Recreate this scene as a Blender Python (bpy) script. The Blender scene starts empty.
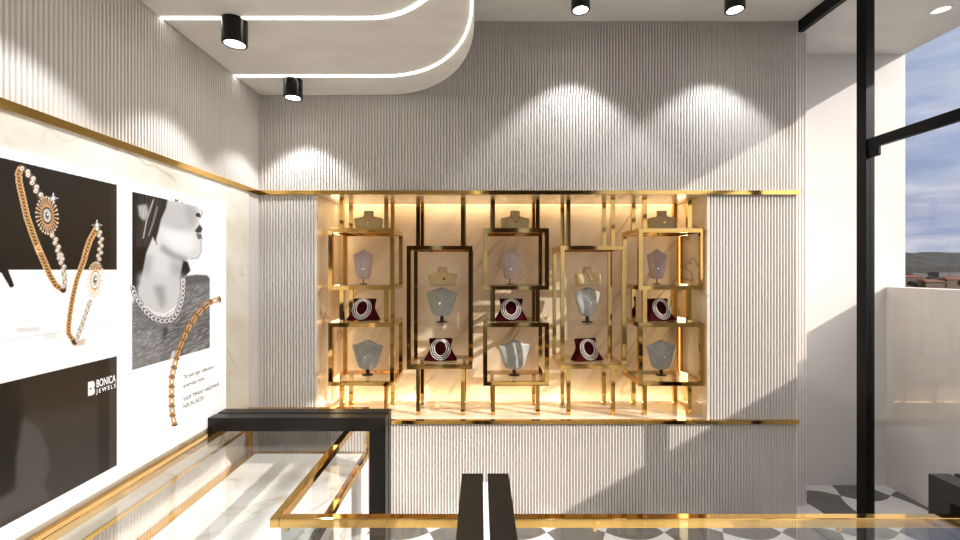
import bpy, math, random
import numpy as np
from mathutils import Vector, Matrix
random.seed(4)
U = 0.0075            # metres per unit
EH = 249 * U          # eye height
FD = 427.0
C = bpy.context.scene.collection
PI = math.pi

def P(X, d, h): return (X * U, d * U, EH + h * U)

# ------------------------------------------------------------ materials
def mat(name, col=(.8, .8, .8), rough=.5, metal=0, coat=0, emis=None, es=0, spec=.5):
    m = bpy.data.materials.new(name); m.use_nodes = True
    b = m.node_tree.nodes['Principled BSDF']
    b.inputs['Base Color'].default_value = (*col, 1)
    b.inputs['Roughness'].default_value = rough
    b.inputs['Metallic'].default_value = metal
    b.inputs['Coat Weight'].default_value = coat
    b.inputs['Coat Roughness'].default_value = .03
    b.inputs['Specular IOR Level'].default_value = spec
    if emis:
        b.inputs['Emission Color'].default_value = (*emis, 1)
        b.inputs['Emission Strength'].default_value = es
    return m
def N(m, t, **kw):
    n = m.node_tree.nodes.new(t)
    for k, v in kw.items(): setattr(n, k, v)
    return n
def L(m, a, b): m.node_tree.links.new(a, b)
def ramp(m, stops):
    r = N(m, 'ShaderNodeValToRGB'); e = r.color_ramp.elements
    e[0].position = stops[0][0]; e[0].color = (*stops[0][1], 1)
    e[1].position = stops[-1][0]; e[1].color = (*stops[-1][1], 1)
    for p, c in stops[1:-1]:
        x = e.new(p); x.color = (*c, 1)
    return r
def noise_mat(name, c1, c2, scale, rough, bump=0, stretch=(1, 1, 1), **kw):
    m = mat(name, c1, rough, **kw); b = m.node_tree.nodes['Principled BSDF']
    tc = N(m, 'ShaderNodeNewGeometry'); mp = N(m, 'ShaderNodeMapping'); mp.inputs['Scale'].default_value = stretch
    L(m, tc.outputs['Position'], mp.inputs['Vector'])
    n = N(m, 'ShaderNodeTexNoise'); n.inputs['Scale'].default_value = scale; n.inputs['Detail'].default_value = 6
    L(m, mp.outputs[0], n.inputs['Vector'])
    r = ramp(m, [(.3, c1), (.7, c2)]); L(m, n.outputs['Fac'], r.inputs[0]); L(m, r.outputs[0], b.inputs['Base Color'])
    if bump:
        bp = N(m, 'ShaderNodeBump'); bp.inputs['Strength'].default_value = bump; bp.inputs['Distance'].default_value = .01
        L(m, n.outputs['Fac'], bp.inputs['Height']); L(m, bp.outputs[0], b.inputs['Normal'])
    return m
def marble(name, base, cloud, vein, scale, width, rot, stretch, rough=.12, coat=.3, seed=0, amt=.7):
    m = mat(name, base, rough, coat=coat); b = m.node_tree.nodes['Principled BSDF']
    g = N(m, 'ShaderNodeNewGeometry'); mp = N(m, 'ShaderNodeMapping')
    mp.inputs['Location'].default_value = (seed, seed * .7, seed * 1.3)
    mp.inputs['Rotation'].default_value = rot
    L(m, g.outputs['Position'], mp.inputs['Vector'])
    ms = N(m, 'ShaderNodeMapping'); ms.inputs['Scale'].default_value = stretch
    L(m, mp.outputs[0], ms.inputs['Vector'])
    n1 = N(m, 'ShaderNodeTexNoise'); n1.inputs['Scale'].default_value = scale; n1.inputs['Detail'].default_value = 4
    n1.inputs['Distortion'].default_value = .6
    L(m, ms.outputs[0], n1.inputs['Vector'])
    s = N(m, 'ShaderNodeMath', operation='SUBTRACT'); s.inputs[1].default_value = .5; L(m, n1.outputs['Fac'], s.inputs[0])
    a = N(m, 'ShaderNodeMath', operation='ABSOLUTE'); L(m, s.outputs[0], a.inputs[0])
    r = ramp(m, [(0, (1, 1, 1)), (width, (.25, .25, .25)), (width * 3.2, (0, 0, 0))]); L(m, a.outputs[0], r.inputs[0])
    n2 = N(m, 'ShaderNodeTexNoise'); n2.inputs['Scale'].default_value = scale * .9; L(m, mp.outputs[0], n2.inputs['Vector'])
    r2 = ramp(m, [(.42, (0, 0, 0)), (.62, (1, 1, 1))]); L(m, n2.outputs['Fac'], r2.inputs[0])
    mu = N(m, 'ShaderNodeMath', operation='MULTIPLY'); L(m, r.outputs[0], mu.inputs[0]); L(m, r2.outputs[0], mu.inputs[1])
    mu2 = N(m, 'ShaderNodeMath', operation='MULTIPLY'); L(m, mu.outputs[0], mu2.inputs[0]); mu2.inputs[1].default_value = amt
    n3 = N(m, 'ShaderNodeTexNoise'); n3.inputs['Scale'].default_value = scale * 1.7; n3.inputs['Detail'].default_value = 5
    L(m, ms.outputs[0], n3.inputs['Vector'])
    r3 = ramp(m, [(.42, base), (.72, cloud)]); L(m, n3.outputs['Fac'], r3.inputs[0])
    mx = N(m, 'ShaderNodeMix', data_type='RGBA'); L(m, mu2.outputs[0], mx.inputs['Factor'])
    L(m, r3.outputs[0], mx.inputs[6]); mx.inputs[7].default_value = (*vein, 1)
    L(m, mx.outputs[2], b.inputs['Base Color'])
    return m
def glass_mat(name, tint, refl, rough=0):
    m = bpy.data.materials.new(name); m.use_nodes = True; nt = m.node_tree
    nt.nodes.remove(nt.nodes['Principled BSDF'])
    out = nt.nodes['Material Output']
    t = N(m, 'ShaderNodeBsdfTransparent'); t.inputs[0].default_value = (*tint, 1)
    g = N(m, 'ShaderNodeBsdfGlossy'); g.inputs['Roughness'].default_value = rough
    g.inputs[0].default_value = (1, 1, 1, 1)
    f = N(m, 'ShaderNodeLayerWeight'); f.inputs['Blend'].default_value = .5
    p = N(m, 'ShaderNodeMath', operation='POWER'); L(m, f.outputs['Facing'], p.inputs[0]); p.inputs[1].default_value = 4.5
    q = N(m, 'ShaderNodeMath', operation='MULTIPLY_ADD'); L(m, p.outputs[0], q.inputs[0]); q.inputs[1].default_value = .6; q.inputs[2].default_value = refl
    mx = N(m, 'ShaderNodeMixShader'); L(m, q.outputs[0], mx.inputs[0]); L(m, t.outputs[0], mx.inputs[1]); L(m, g.outputs[0], mx.inputs[2])
    L(m, mx.outputs[0], out.inputs['Surface'])
    return m

M = {}
M['rib'] = mat('fluted_panel', (.66, .615, .57), .55)
M['concrete'] = noise_mat('concrete', (.86, .845, .82), (.78, .765, .74), 3.5, .8, .25, (1, 2.2, 1))
M['plaster'] = mat('white_plaster', (.66, .63, .595), .8)
M['gold'] = mat('polished_gold', (.74, .46, .14), .06, 1)
M['gold_trim'] = mat('gold_trim', (.74, .47, .14), .1, 1)
M['black'] = mat('black_lacquer', (.008, .007, .006), .34, coat=.05, spec=.28)
M['frame'] = mat('black_frame', (.003, .003, .003), .4, spec=.15)
M['lamp'] = mat('lamp_black', (.003, .003, .003), .2, spec=.35)
M['core'] = mat('white_stone', (.85, .83, .8), .25)
M['marble_wall'] = marble('cream_marble', (.80, .76, .67), (.68, .61, .49), (.38, .28, .12), 1.9, .007, (.5, .2, .6), (1, .55, 1.5), seed=3.1)
M['marble_niche'] = marble('golden_marble', (.80, .70, .56), (.58, .45, .31), (.17, .09, .03), 1.35, .010, (0, .95, 0), (.35, 1, 1.7), rough=.25, seed=1.4)
M['marble_deck'] = marble('white_marble', (.86, .85, .83), (.76, .74, .71), (.52, .44, .33), 1.5, .006, (0, 0, .5), (1, .45, 1), rough=.1, seed=5.2, amt=.9)
M['case_glass'] = glass_mat('case_glass', (.99, .995, .99), .03)
M['shelf_glass'] = glass_mat('shelf_glass', (.95, .965, .95), .04)
M['window_glass'] = glass_mat('window_glass', (.97, .975, .98), .03)
M['led'] = mat('led_white', (1, 1, 1), .5, emis=(1, .98, .94), es=3.5)
M['lens'] = mat('lamp_lens', (1, 1, 1), .5, emis=(1, .97, .92), es=10)
M['warm_led'] = mat('warm_led', (1, .8, .5), .5, emis=(1, .74, .44), es=.9)
M['cream'] = noise_mat('cream_leatherette', (.52, .40, .20), (.45, .34, .17), 40, .6)
M['blush'] = mat('blush_satin', (.46, .35, .33), .38)
M['greyblue'] = noise_mat('grey_satin', (.36, .36, .33), (.29, .29, .265), 25, .35)
M['velvet'] = noise_mat('burgundy_velvet', (.045, .002, .005), (.026, .0015, .003), 60, .9, spec=.06)
M['pearl'] = mat('pearl', (.86, .84, .80), .22, coat=.6)
M['silver'] = mat('silver', (.8, .8, .8), .2, 1)
M['stand'] = mat('stand_black', (.006, .006, .006), .3)
# floor: double-axe tile pattern
def floor_mat():
    m = mat('axe_head_tile', (.8, .8, .8), .22); b = m.node_tree.nodes['Principled BSDF']
    g = N(m, 'ShaderNodeNewGeometry'); s = N(m, 'ShaderNodeSeparateXYZ'); L(m, g.outputs['Position'], s.inputs[0])
    def mth(op, a, bb=None):
        n = N(m, 'ShaderNodeMath', operation=op)
        for i, v in enumerate((a, bb)):
            if v is None: continue
            if isinstance(v, (int, float)): n.inputs[i].default_value = v
            else: L(m, v, n.inputs[i])
        return n.outputs[0]
    c = 55.5 * U
    u = mth('MULTIPLY', mth('SUBTRACT', s.outputs[0], 63 * U), PI / c)
    v = mth('MULTIPLY', mth('SUBTRACT', s.outputs[1], 403.4 * U), PI / (66 * U))
    A = .2 * PI
    v2 = mth('SUBTRACT', v, mth('MULTIPLY', mth('MULTIPLY', mth('SINE', u), mth('COSINE', v)), A))
    u2 = mth('ADD', u, mth('MULTIPLY', mth('MULTIPLY', mth('SINE', v), mth('COSINE', u)), A))
    k = mth('GREATER_THAN', mth('MULTIPLY', mth('SINE', u2), mth('SINE', v2)), 0.0)
    n = N(m, 'ShaderNodeTexNoise'); n.inputs['Scale'].default_value = 6; L(m, g.outputs['Position'], n.inputs['Vector'])
    rd = ramp(m, [(.3, (.085, .08, .075)), (.7, (.13, .125, .115))]); L(m, n.outputs['Fac'], rd.inputs[0])
    mx = N(m, 'ShaderNodeMix', data_type='RGBA'); L(m, k, mx.inputs['Factor'])
    L(m, rd.outputs[0], mx.inputs[6]); mx.inputs[7].default_value = (.78, .76, .74, 1)
    L(m, mx.outputs[2], b.inputs['Base Color'])
    return m
M['floor'] = floor_mat()
def print_mat(name, es):
    m = mat(name, (1, 1, 1), .4, coat=.04); b = m.node_tree.nodes['Principled BSDF']
    a = N(m, 'ShaderNodeAttribute', attribute_name='ink'); L(m, a.outputs['Color'], b.inputs['Base Color'])
    L(m, a.outputs['Color'], b.inputs['Emission Color']); b.inputs['Emission Strength'].default_value = es
    return m
M['print'] = print_mat('backlit_print', .22)
M['ink_white'] = mat('print_white', (.9, .9, .9), .4, emis=(1, 1, 1), es=.35)
M['ink_grey'] = mat('print_grey', (.10, .10, .11), .6, spec=.1)
M['ink_dark'] = mat('print_dark', (.02, .02, .02), .6, spec=.1)
M['ink_gold'] = mat('print_brown', (.16, .09, .03), .4)

# ------------------------------------------------------------ mesh building (units)
class MB:
    def __init__(s): s.v = []; s.f = []; s.smooth = False
    def box(s, x0, x1, y0, y1, z0, z1):
        n = len(s.v)
        s.v += [(x, y, z) for z in (z0, z1) for y in (y0, y1) for x in (x0, x1)]
        s.f += [tuple(n + i for i in q) for q in ((0, 2, 3, 1), (4, 5, 7, 6), (0, 1, 5, 4), (2, 6, 7, 3), (0, 4, 6, 2), (1, 3, 7, 5))]
        return s
    def rings(s, rs, cap0=True, cap1=True, closed=True):
        n = len(s.v); k = len(rs[0])
        for r in rs: s.v += r
        for i in range(len(rs) - 1):
            for j in range(k if closed else k - 1):
                a = n + i * k + j; b = n + i * k + (j + 1) % k
                s.f.append((a, b, b + k, a + k))
        if cap0: s.f.append(tuple(n + j for j in reversed(range(k))))
        if cap1: s.f.append(tuple(n + (len(rs) - 1) * k + j for j in range(k)))
        return s
    def cyl(s, cx, cy, z0, z1, r, k=24, r1=None):
        r1 = r if r1 is None else r1
        return s.rings([[(cx + q * math.cos(2 * PI * j / k), cy + q * math.sin(2 * PI * j / k), z) for j in range(k)] for z, q in ((z0, r), (z1, r1))])
    def prism(s, pts, z0, z1):
        return s.rings([[(x, y, z) for x, y in pts] for z in (z0, z1)])
    def tube(s, path, r, k=6, closed=False):
        rs = []; n = len(path)
        for i, p in enumerate(path):
            a = Vector(path[(i - 1) % n] if (closed or i > 0) else path[0]); b = Vector(path[(i + 1) % n] if (closed or i < n - 1) else path[-1])
            t = (b - a).normalized(); up = Vector((0, 1, 0)) if abs(t.y) < .9 else Vector((1, 0, 0))
            e1 = t.cross(up).normalized(); e2 = t.cross(e1)
            rs.append([tuple(Vector(p) + (e1 * math.cos(2 * PI * j / k) + e2 * math.sin(2 * PI * j / k)) * r) for j in range(k)])
        if closed: rs.append(rs[0])
        return s.rings(rs, not closed, not closed)
def link(name, mb, m, parent=None, smooth=False, bev=0, world=True, origin=None):
    """mb in units, world coordinates (h relative to eye) when world, else local"""
    off = Vector(parent.location) if (parent and world) else Vector((0, 0, 0))
    org = Vector((0, 0, 0))
    if origin is not None: org = Vector(P(*origin))
    ez = EH if world else 0
    vs = [(x * U - off.x - org.x, y * U - off.y - org.y, z * U + ez - off.z - org.z) for x, y, z in mb.v]
    me = bpy.data.meshes.new(name); me.from_pydata(vs, [], mb.f); me.update()
    me.materials.append(m)
    if smooth:
        for p in me.polygons: p.use_smooth = True
    o = bpy.data.objects.new(name, me); C.objects.link(o)
    if origin is not None: o.location = org
    if parent: o.parent = parent
    if bev:
        b = o.modifiers.new('bevel', 'BEVEL'); b.width = bev * U; b.segments = 2; b.limit_method = 'ANGLE'
    return o
def thing(name, label, cat, loc, group=None, rz=0):
    o = bpy.data.objects.new(name, None); C.objects.link(o); o.empty_display_size = .05
    o.location = loc; o.rotation_euler = (0, 0, rz); o['label'] = label; o['category'] = cat
    if group: o['group'] = group
    return o
def tag(o, label, cat, group=None):
    o['label'] = label; o['category'] = cat
    if group: o['group'] = group
    return o
def struct(name, mb, m, parent=None, **kw):
    o = link(name, mb, m, parent, **kw)
    if not parent: o['kind'] = 'structure'
    return o
def dup(root, loc, rz, label, group):
    r = root.copy(); C.objects.link(r); r.location = loc; r.rotation_euler = (0, 0, rz); r['label'] = label; r['group'] = group
    for ch in root.children:
        c = ch.copy(); C.objects.link(c); c.parent = r
        for g in ch.children:
            d = g.copy(); C.objects.link(d); d.parent = c
    return r

# ------------------------------------------------------------ fluted panels
PITCH = 3.0; RD = 1.0
def flutes(a0, a1, base, z0, z1, axis, mb=None, phase=0):
    """axis 'x': runs along X, faces -Y at depth=base.  axis 'y': runs along depth, faces +X at X=base"""
    mb = mb or MB(); prof = []
    n = max(1, round((a1 - a0) / (PITCH if axis == 'x' else 2.6))); p = (a1 - a0) / n
    for i in range(n):
        for k in range(7):
            t = k / 6; prof.append((a0 + (i + .07 + .86 * t) * p, RD * math.sqrt(max(0, 1 - (2 * t - 1) ** 2)) ** .8 ))
    if axis == 'x': lo = [(a, base - d, z0) for a, d in prof]; hi = [(a, base - d, z1) for a, d in prof]
    else: lo = [(base + d, a, z0) for a, d in reversed(prof)]; hi = [(base + d, a, z1) for a, d in reversed(prof)]
    k0 = len(mb.v); k = len(prof)
    mb.v += lo + hi
    for j in range(k - 1): mb.f.append((k0 + j, k0 + j + 1, k0 + k + j + 1, k0 + k + j))
    return mb
XL, XR = -221, 318
B = FD + 1.0       # plane behind the flutes of the back wall
NB = 491           # back of the niche
wb = MB()
wb.box(XL - 20, -165.1, B, NB + 12, -248, 249).box(243, XR, B, 449, -248, 249)
wb.box(-165.1, 229.1, B, NB + 12, 77.1, 249).box(-165.1, 229.1, B, NB + 12, -248, -152.1)
wb.box(-165.1, 229.1, NB + 2.1, NB + 12, -152.1, 77.1).box(229.1, 243, B, NB + 12, -248, 249)
struct('wall_back', wb, M['rib'])
fl = flutes(-131, XR, B, 175.2, 249, 'x')
flutes(XL + 1.6, XR, B, 79, 174.8, 'x', fl)
flutes(XL + 1.6, -163.5, B, -149.5, 75, 'x', fl); flutes(227.5, XR, B, -149.5, 75, 'x', fl)
flutes(XL + 1.6, XR, B, -248, -153.5, 'x', fl)
struct('wall_back_fluting', fl, M['rib'])
# recessed end of the wall beyond the glazing
wr = MB().box(243, 344, 450, 492, -249, 249)
struct('wall_recess', wr, M['rib'])
struct('wall_recess_fluting', flutes(XR - 8, 344, 449.9, -248, 249, 'x'), M['rib'])
# left wall
struct('wall_left', MB().box(XL - 20, XL - 1.3, -300, B, -249, 249), M['rib'])
fl = flutes(-300, FD, XL - 1.3, 79, 175, 'y')
flutes(407.5, FD, XL - 1.3, -149.5, 75, 'y', fl); flutes(-300, FD, XL - 1.3, -248, -153, 'y', fl)
struct('wall_left_fluting', fl, M['rib'])
struct('wall_left_marble', MB().box(XL - 1.3, XL + .6, -300, 407, -149.5, 75), M['marble_wall'])
M['dark_wall'] = noise_mat('dark_walnut_wall', (.050, .032, .020), (.030, .018, .011), 6, .5, 0, (6, 6, .6))
wf = MB()  # unseen wall; dark finish and slots shaped for banded reflections in the gold
for a, b in ((XL - 20, -130), (-105, 0), (28, 105), (135, 215), (240, 318)): wf.box(a, b, -312, -300, -248, 170)
wf.box(XL - 20, 318, -312, -300, 170, 249)
struct('wall_front_unseen', wf, M['dark_wall'])
# niche lining
nl = MB().box(-163, 227, NB, NB + 2, -150, 75)
nl.box(-165, -163, FD, NB + 2, -150, 75).box(227, 229, FD, NB + 2, -150, 75)
nl.box(-163, 227, FD, NB, 75, 77).box(-163, 227, FD, NB, -152, -150)
struct('wall_niche_marble', nl, M['marble_niche'])
# gold trims
struct('trim_1', MB().box(XL + .6, XR, FD - 2.2, FD + 2, 75.2, 79.2), M['gold_trim'])
struct('trim_2', MB().box(XL + .6, XR, FD - 2.2, FD + 2, -153.4, -149.8), M['gold_trim'])
struct('trim_3', MB().box(XL - 1, XL + 1.8, -300, FD - 2.2, 74.6, 79), M['gold_trim'])
struct('trim_4', MB().box(XL - 1, XL + 1.4, -300, FD - 2.2, -152, -149.5), M['gold_trim'])
# floor, ceiling, balcony
struct('floor', MB().box(XL - 20, 492, -300, 505, -262, -248), M['floor'])
struct('ceiling', MB().box(XL - 20, 490, -300, 505, 249, 275), M['concrete'])
so = [(XL, -300), (-4, -300), (-4, 300)]
so += [(-94 + 90 * math.cos(a), 300 + 127 * math.sin(a)) for a in [PI / 2 * i / 40 for i in range(1, 41)]] + [(XL, 427)]
struct('ceiling_soffit', MB().prism(so, 175, 249), M['concrete'])
struct('wall_balcony_end', MB().box(344, 490, 492, 505, -248, 249), M['plaster'])
struct('wall_balcony_parapet', MB().box(468, 490, -300, 492, -248, -19.6), M['plaster'])
# glazing
def window():
    fr = MB().box(318, 323, -300, FD, 237.5, 249); o = struct('window_1', fr, M['frame'])
    struct('window_head_rail', MB().box(318, 322, -300, 351, 99.5, 107.5), M['frame'], o)
    struct('window_mullion', MB().box(317, 324, 350.5, 359.5, -248, 237.5), M['frame'], o)
    struct('window_bracket', MB().box(318.2, 321.8, 342, 350.5, 92, 99.5), M['frame'], o, bev=1)
    struct('window_sill', MB().box(318, 323, -300, FD, -248, -244), M['frame'], o)
    struct('window_mullion', MB().box(317, 322.5, -60, -51, -248, 237.5), M['frame'], o)
    for a, b, z0, z1 in ((359.5, FD, -244, 237.5), (-51, 350.5, 107.5, 237.5), (-51, 350.5, -244, 99.5), (-300, -60, -244, 237.5)):
        struct('window_pane', MB().box(320, 320.6, a, b, z0, z1), M['window_glass'], o)
window()

# ------------------------------------------------------------ ceiling LED lines
def strip(outer, inner, z0, z1):
    m = MB(); n = len(outer)
    for i in range(n - 1):
        k = len(m.v); q = [outer[i], outer[i + 1], inner[i + 1], inner[i]]
        m.v += [(x, y, z) for z in (z0, z1) for x, y in q]
        m.f += [(k, k + 1, k + 2, k + 3), (k + 7, k + 6, k + 5, k + 4), (k, k + 4, k + 5, k + 1), (k + 3, k + 2, k + 6, k + 7)]
    return m
def arc(cx, cy, a, b, x0, yend, n=40):
    return [(x0, cy + b)] + [(cx + a * math.sin(t), cy + b * math.cos(t)) for t in [PI / 2 * i / n for i in range(n + 1)]] + [(cx + a, yend)]
o = link('led_light_line', strip(arc(-85, 278, 80, 108, XL + 1, -290), arc(-85, 278, 79.2, 105, XL + 1, -290), 174.4, 174.98), M['led'])
tag(o, 'thin white light line curving along the rim of the dropped concrete ceiling', 'light', 'light lines in the dropped ceiling')
o = link('led_light_line', strip(arc(-78, 192, 72, 105.5, XL + 1, -290), arc(-78, 192, 69.6, 103, XL + 1, -290), 174.4, 174.98), M['led'])
tag(o, 'thicker white light line nearer the room middle, curving inside the rim line', 'light', 'light lines in the dropped ceiling')

# ------------------------------------------------------------ downlights
def ring_tube(cx, cy, z0, z1, ro, ri, k=32):
    m = MB(); c = [(math.cos(2 * PI * j / k), math.sin(2 * PI * j / k)) for j in range(k)]
    R = lambda r, z: [(cx + r * x, cy + r * y, z) for x, y in c]
    return m.rings([R(ro * .6, z1), R(ro, z1), R(ro, z0 + .5), R(ro - .5, z0), R(ri, z0), R(ri, z0 + 2.5)], True, True)
lamp_proto = None
def downlight(X, d, top, label, H=17, power=70):
    global lamp_proto
    loc = P(X, d, top)
    if lamp_proto is None:
        t = thing('ceiling_downlight', label, 'light', loc, 'black cylinder downlights')
        h = link('lamp_housing', ring_tube(0, 0, -H, 0, 8.3, 6.6), M['lamp'], t, smooth=False, world=False)
        for p in h.data.polygons: p.use_smooth = False
        link('lamp_lens', MB().cyl(0, 0, -H + 1.0, -H + 2.4, 6.5), M['lens'], t, world=False)
        lamp_proto = t
    else: dup(lamp_proto, loc, 0, label, 'black cylinder downlights')
    l = bpy.data.lights.new('downlight_beam', 'SPOT'); l.energy = power; l.spot_size = math.radians(94); l.spot_blend = .32
    l.shadow_soft_size = .035; l.color = (.95, .98, 1)
    lo = bpy.data.objects.new('downlight_beam', l); C.objects.link(lo); lo.location = P(X, d, top - H - .6)
SP = 25
downlight(-172, 393, 175, 'black cylinder downlight on dropped ceiling close to the back wall corner', power=SP)
downlight(-172, 299.5, 175, 'large near black cylinder downlight on dropped ceiling by left wall', power=SP)
downlight(90, 382, 249, 'black downlight on upper ceiling above the middle of the jewellery niche', power=SP * 1.3)
downlight(228, 382, 249, 'black downlight on upper ceiling close to the window, right of the other', power=SP * 1.3)
downlight(-171, 200, 175, 'black downlight on dropped ceiling over the near end of the posters', power=SP)
downlight(90, 120, 249, 'unseen black fill downlight added on upper ceiling over the near glass counter, left one', power=SP)  # out-of-view lamp added to lift the fill light in the room
downlight(228, 120, 249, 'unseen black fill downlight added on upper ceiling over the near glass counter, window side', power=SP)  # second added fill lamp, also out of view

# ------------------------------------------------------------ the glass counter
ct = thing('display_counter', 'L-shaped glass display counter with gold edges and white marble deck along left wall', 'display case', P(-100, 200, -248))
GX0, GX1 = XL + 1.9, -105
T, t5 = -130, 5
Y0, Y1, YF = 112, 405.5, 228
XE = 310
bars = [(GX0, GX0 + 8, Y0, Y1), (GX1 - t5, GX1, YF - 4.7, Y1 - t5), (GX0 + 8, GX1, Y1 - t5, Y1), (GX1, XE, YF - 4.7, YF),
        (GX0 + 8, XE, Y0, Y0 + t5), (XE - t5, XE, Y0 + t5, YF - 4.7)]
for b in bars: link('top_rail', MB().box(*b, T - t5, T), M['gold'], ct, bev=.35)
for b in bars: link('bottom_rail', MB().box(*b, -177, -172.2), M['gold'], ct)
for x, y in ((GX0, Y1 - 3.5), (GX1 - 3.5, Y1 - 3.5), (GX0, Y0), (XE - 3.5, Y0), (XE - 3.5, YF - 3.5)):
    link('corner_post', MB().box(x, x + 3.5, y, y + 3.5, -172.2, T - t5), M['gold'], ct)
Lp = [(GX0 + 1, Y0 + 1), (XE - 1, Y0 + 1), (XE - 1, YF - 1), (GX1 - 1, YF - 1), (GX1 - 1, Y1 - 1), (GX0 + 1, Y1 - 1)]
link('glass_top', MB().prism(Lp, T - 1.0, T - .3), M['case_glass'], ct)
link('glass_side', MB().box(GX1 - 1.2, GX1 - .7, YF, Y1 - 4, -172, T - t5), M['case_glass'], ct)
link('glass_side', MB().box(GX1 - 1.2, XE - 4, YF - 1.2, YF - .7, -172, T - t5), M['case_glass'], ct)
link('glass_side', MB().box(GX0 + 4, GX1 - 4, Y1 - 1.2, Y1 - .7, -172, T - t5), M['case_glass'], ct)
Ld = [(GX0 + 8.1, Y0 + 5.1), (XE - 5.1, Y0 + 5.1), (XE - 5.1, YF - 5.1), (GX1 - 5.1, YF - 5.1), (GX1 - 5.1, Y1 - 5.1), (GX0 + 8.1, Y1 - 5.1)]
link('marble_deck', MB().prism(Ld, -176.8, -172.4), M['marble_deck'], ct)
Lb = [(GX0 + 1, Y0 + 1), (XE - 1, Y0 + 1), (XE - 1, YF - 1), (GX1 - 1, YF - 1), (GX1 - 1, Y1 - 1), (GX0 + 1, Y1 - 1)]
link('marble_base', MB().prism(Lb, -247.9, -177.1), M['marble_deck'], ct)
for x in (-103.5, 60, 190): link('glass_clamp', MB().box(x, x + 1.9, YF - 1.9, YF, -138.5, T - t5), M['gold'], ct)

# black double-bar bridges over the counter
def bridge(label, pts_a, core, loc):
    t = thing('counter_bridge', label, 'counter frame', loc, 'black double bar frames over the counter')
    for mb in pts_a: link('black_bar', mb, M['black'], t, bev=.3)
    for mb in core: link('white_core', mb, M['core'], t)
def ub(x0, x1, y0, y1): return MB().box(x0, x1, y0, y1, T + .1, T + 11)
lx, rx = XL + 1.9, -76
def bar_left(y0, y1):
    m = MB().rings([[(x, y, z) for x, z in ((lx, T + .1), (-89, T + .1), (-89, -247.9), (rx, -247.9), (rx, T + 11), (lx, T + 11))] for y in (y0, y1)])
    return m
bridge('black double bar frame spanning the left leg of the glass counter from the poster wall', [bar_left(343.4, 353.8), bar_left(356.4, 366.8)],
       [MB().rings([[(x, y, z) for x, z in ((lx, T + .2), (-88, T + .2), (-88, -247.8), (rx - 2.5, -247.8), (rx - 2.5, T + 8), (lx, T + 8))] for y in (353.9, 356.3)])], P(-83, 355, -248))
def bar_deep(x0, x1, e=250, topz=T + 11, in_=0):
    return MB().rings([[(x, y, z) for y, z in ((99, -247.9), (99, topz), (e, topz), (e, -247.9), (e - 12 + in_, -247.9), (e - 12 + in_, T + .1), (111, T + .1), (111, -247.9))] for x in (x1, x0)])
for cx, lab in ((3, 'black double bar frame crossing the near counter in the picture middle'), (276, 'black double bar frame crossing the near counter by the window side')):
    bridge(lab, [bar_deep(cx - 13.7, cx - 1.4), bar_deep(cx + 1.4, cx + 13.7)], [bar_deep(cx - 1.3, cx + 1.3, 240, T + 10.8, 1)], P(cx, 240, -248))

# ------------------------------------------------------------ niche stands
Fd, Bd = 431, 482        # frame front and back depth
Pf, Pb = 441, 477        # post planes
def frame_mesh(cx, z0, z1):
    m = MB(); w = 33.2; b = 4.1
    for y in (Fd, Bd - b):
        m.box(cx - w, cx + w, y, y + b, z1 - b, z1).box(cx - w, cx + w, y, y + b, z0, z0 + b)
        for x in (cx - w, cx + w - b): m.box(x, x + b, y, y + b, z0 + b, z1 - b)
    for x in (cx - w, cx + w - b):
        m.box(x, x + b, Fd + b, Bd - b, z1 - b, z1).box(x, x + b, Fd + b, Bd - b, z0, z0 + b)
    return m
def posts(t, cx, z0, z1):
    for x in (cx - 25.2, cx + 21):
        for y in (Pf, Pb - 4):
            link('post', MB().box(x, x + 4.2, y, y + 4.0, z0, z1), M['gold'], t)
def glass_plate(t, cx, z, ins=.5):
    link('glass_shelf', MB().box(cx - 33.2 + ins, cx + 33.2 - ins, Fd + ins, Bd - ins, z, z + .9), M['shelf_glass'], t)
COLS = [-120, -40.8, 36.5, 114.5, 193.5]
POSN = ['at the left end of the niche', 'second from the left in the niche', 'in the niche centre', 'second from the right in the niche', 'at the right end of the niche']
def stand_tall(i):
    cx = COLS[i]
    t = thing('display_stand', 'tall gold stand of two open boxes, ' + POSN[i], 'display stand', P(cx, 455, -150), 'gold stands in the lit niche')
    link('box_frame', frame_mesh(cx, -20, 42), M['gold'], t); link('box_frame', frame_mesh(cx, -117, -53.5), M['gold'], t)
    posts(t, cx, 42, 75); posts(t, cx, -53.5, -20); posts(t, cx, -150, -117)
    glass_plate(t, cx, 42); glass_plate(t, cx, -15.9, 4.2); glass_plate(t, cx, -53.4); glass_plate(t, cx, -112.9, 4.2)
    return t
def stand_low(i):
    cx = COLS[i]
    t = thing('display_stand', 'gold stand with one high shelved box, ' + POSN[i], 'display stand', P(cx, 455, -150), 'gold stands in the lit niche')
    link('box_frame', frame_mesh(cx, -100, 24.5), M['gold'], t)
    posts(t, cx, 24.5, 75); posts(t, cx, -150, -100)
    glass_plate(t, cx, -17.5, 4.2); glass_plate(t, cx, -56.5, 4.2); glass_plate(t, cx, -95.9, 4.2)
    return t
for i in (0, 2, 4): stand_tall(i)
for i in (1, 3): stand_low(i)

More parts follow.
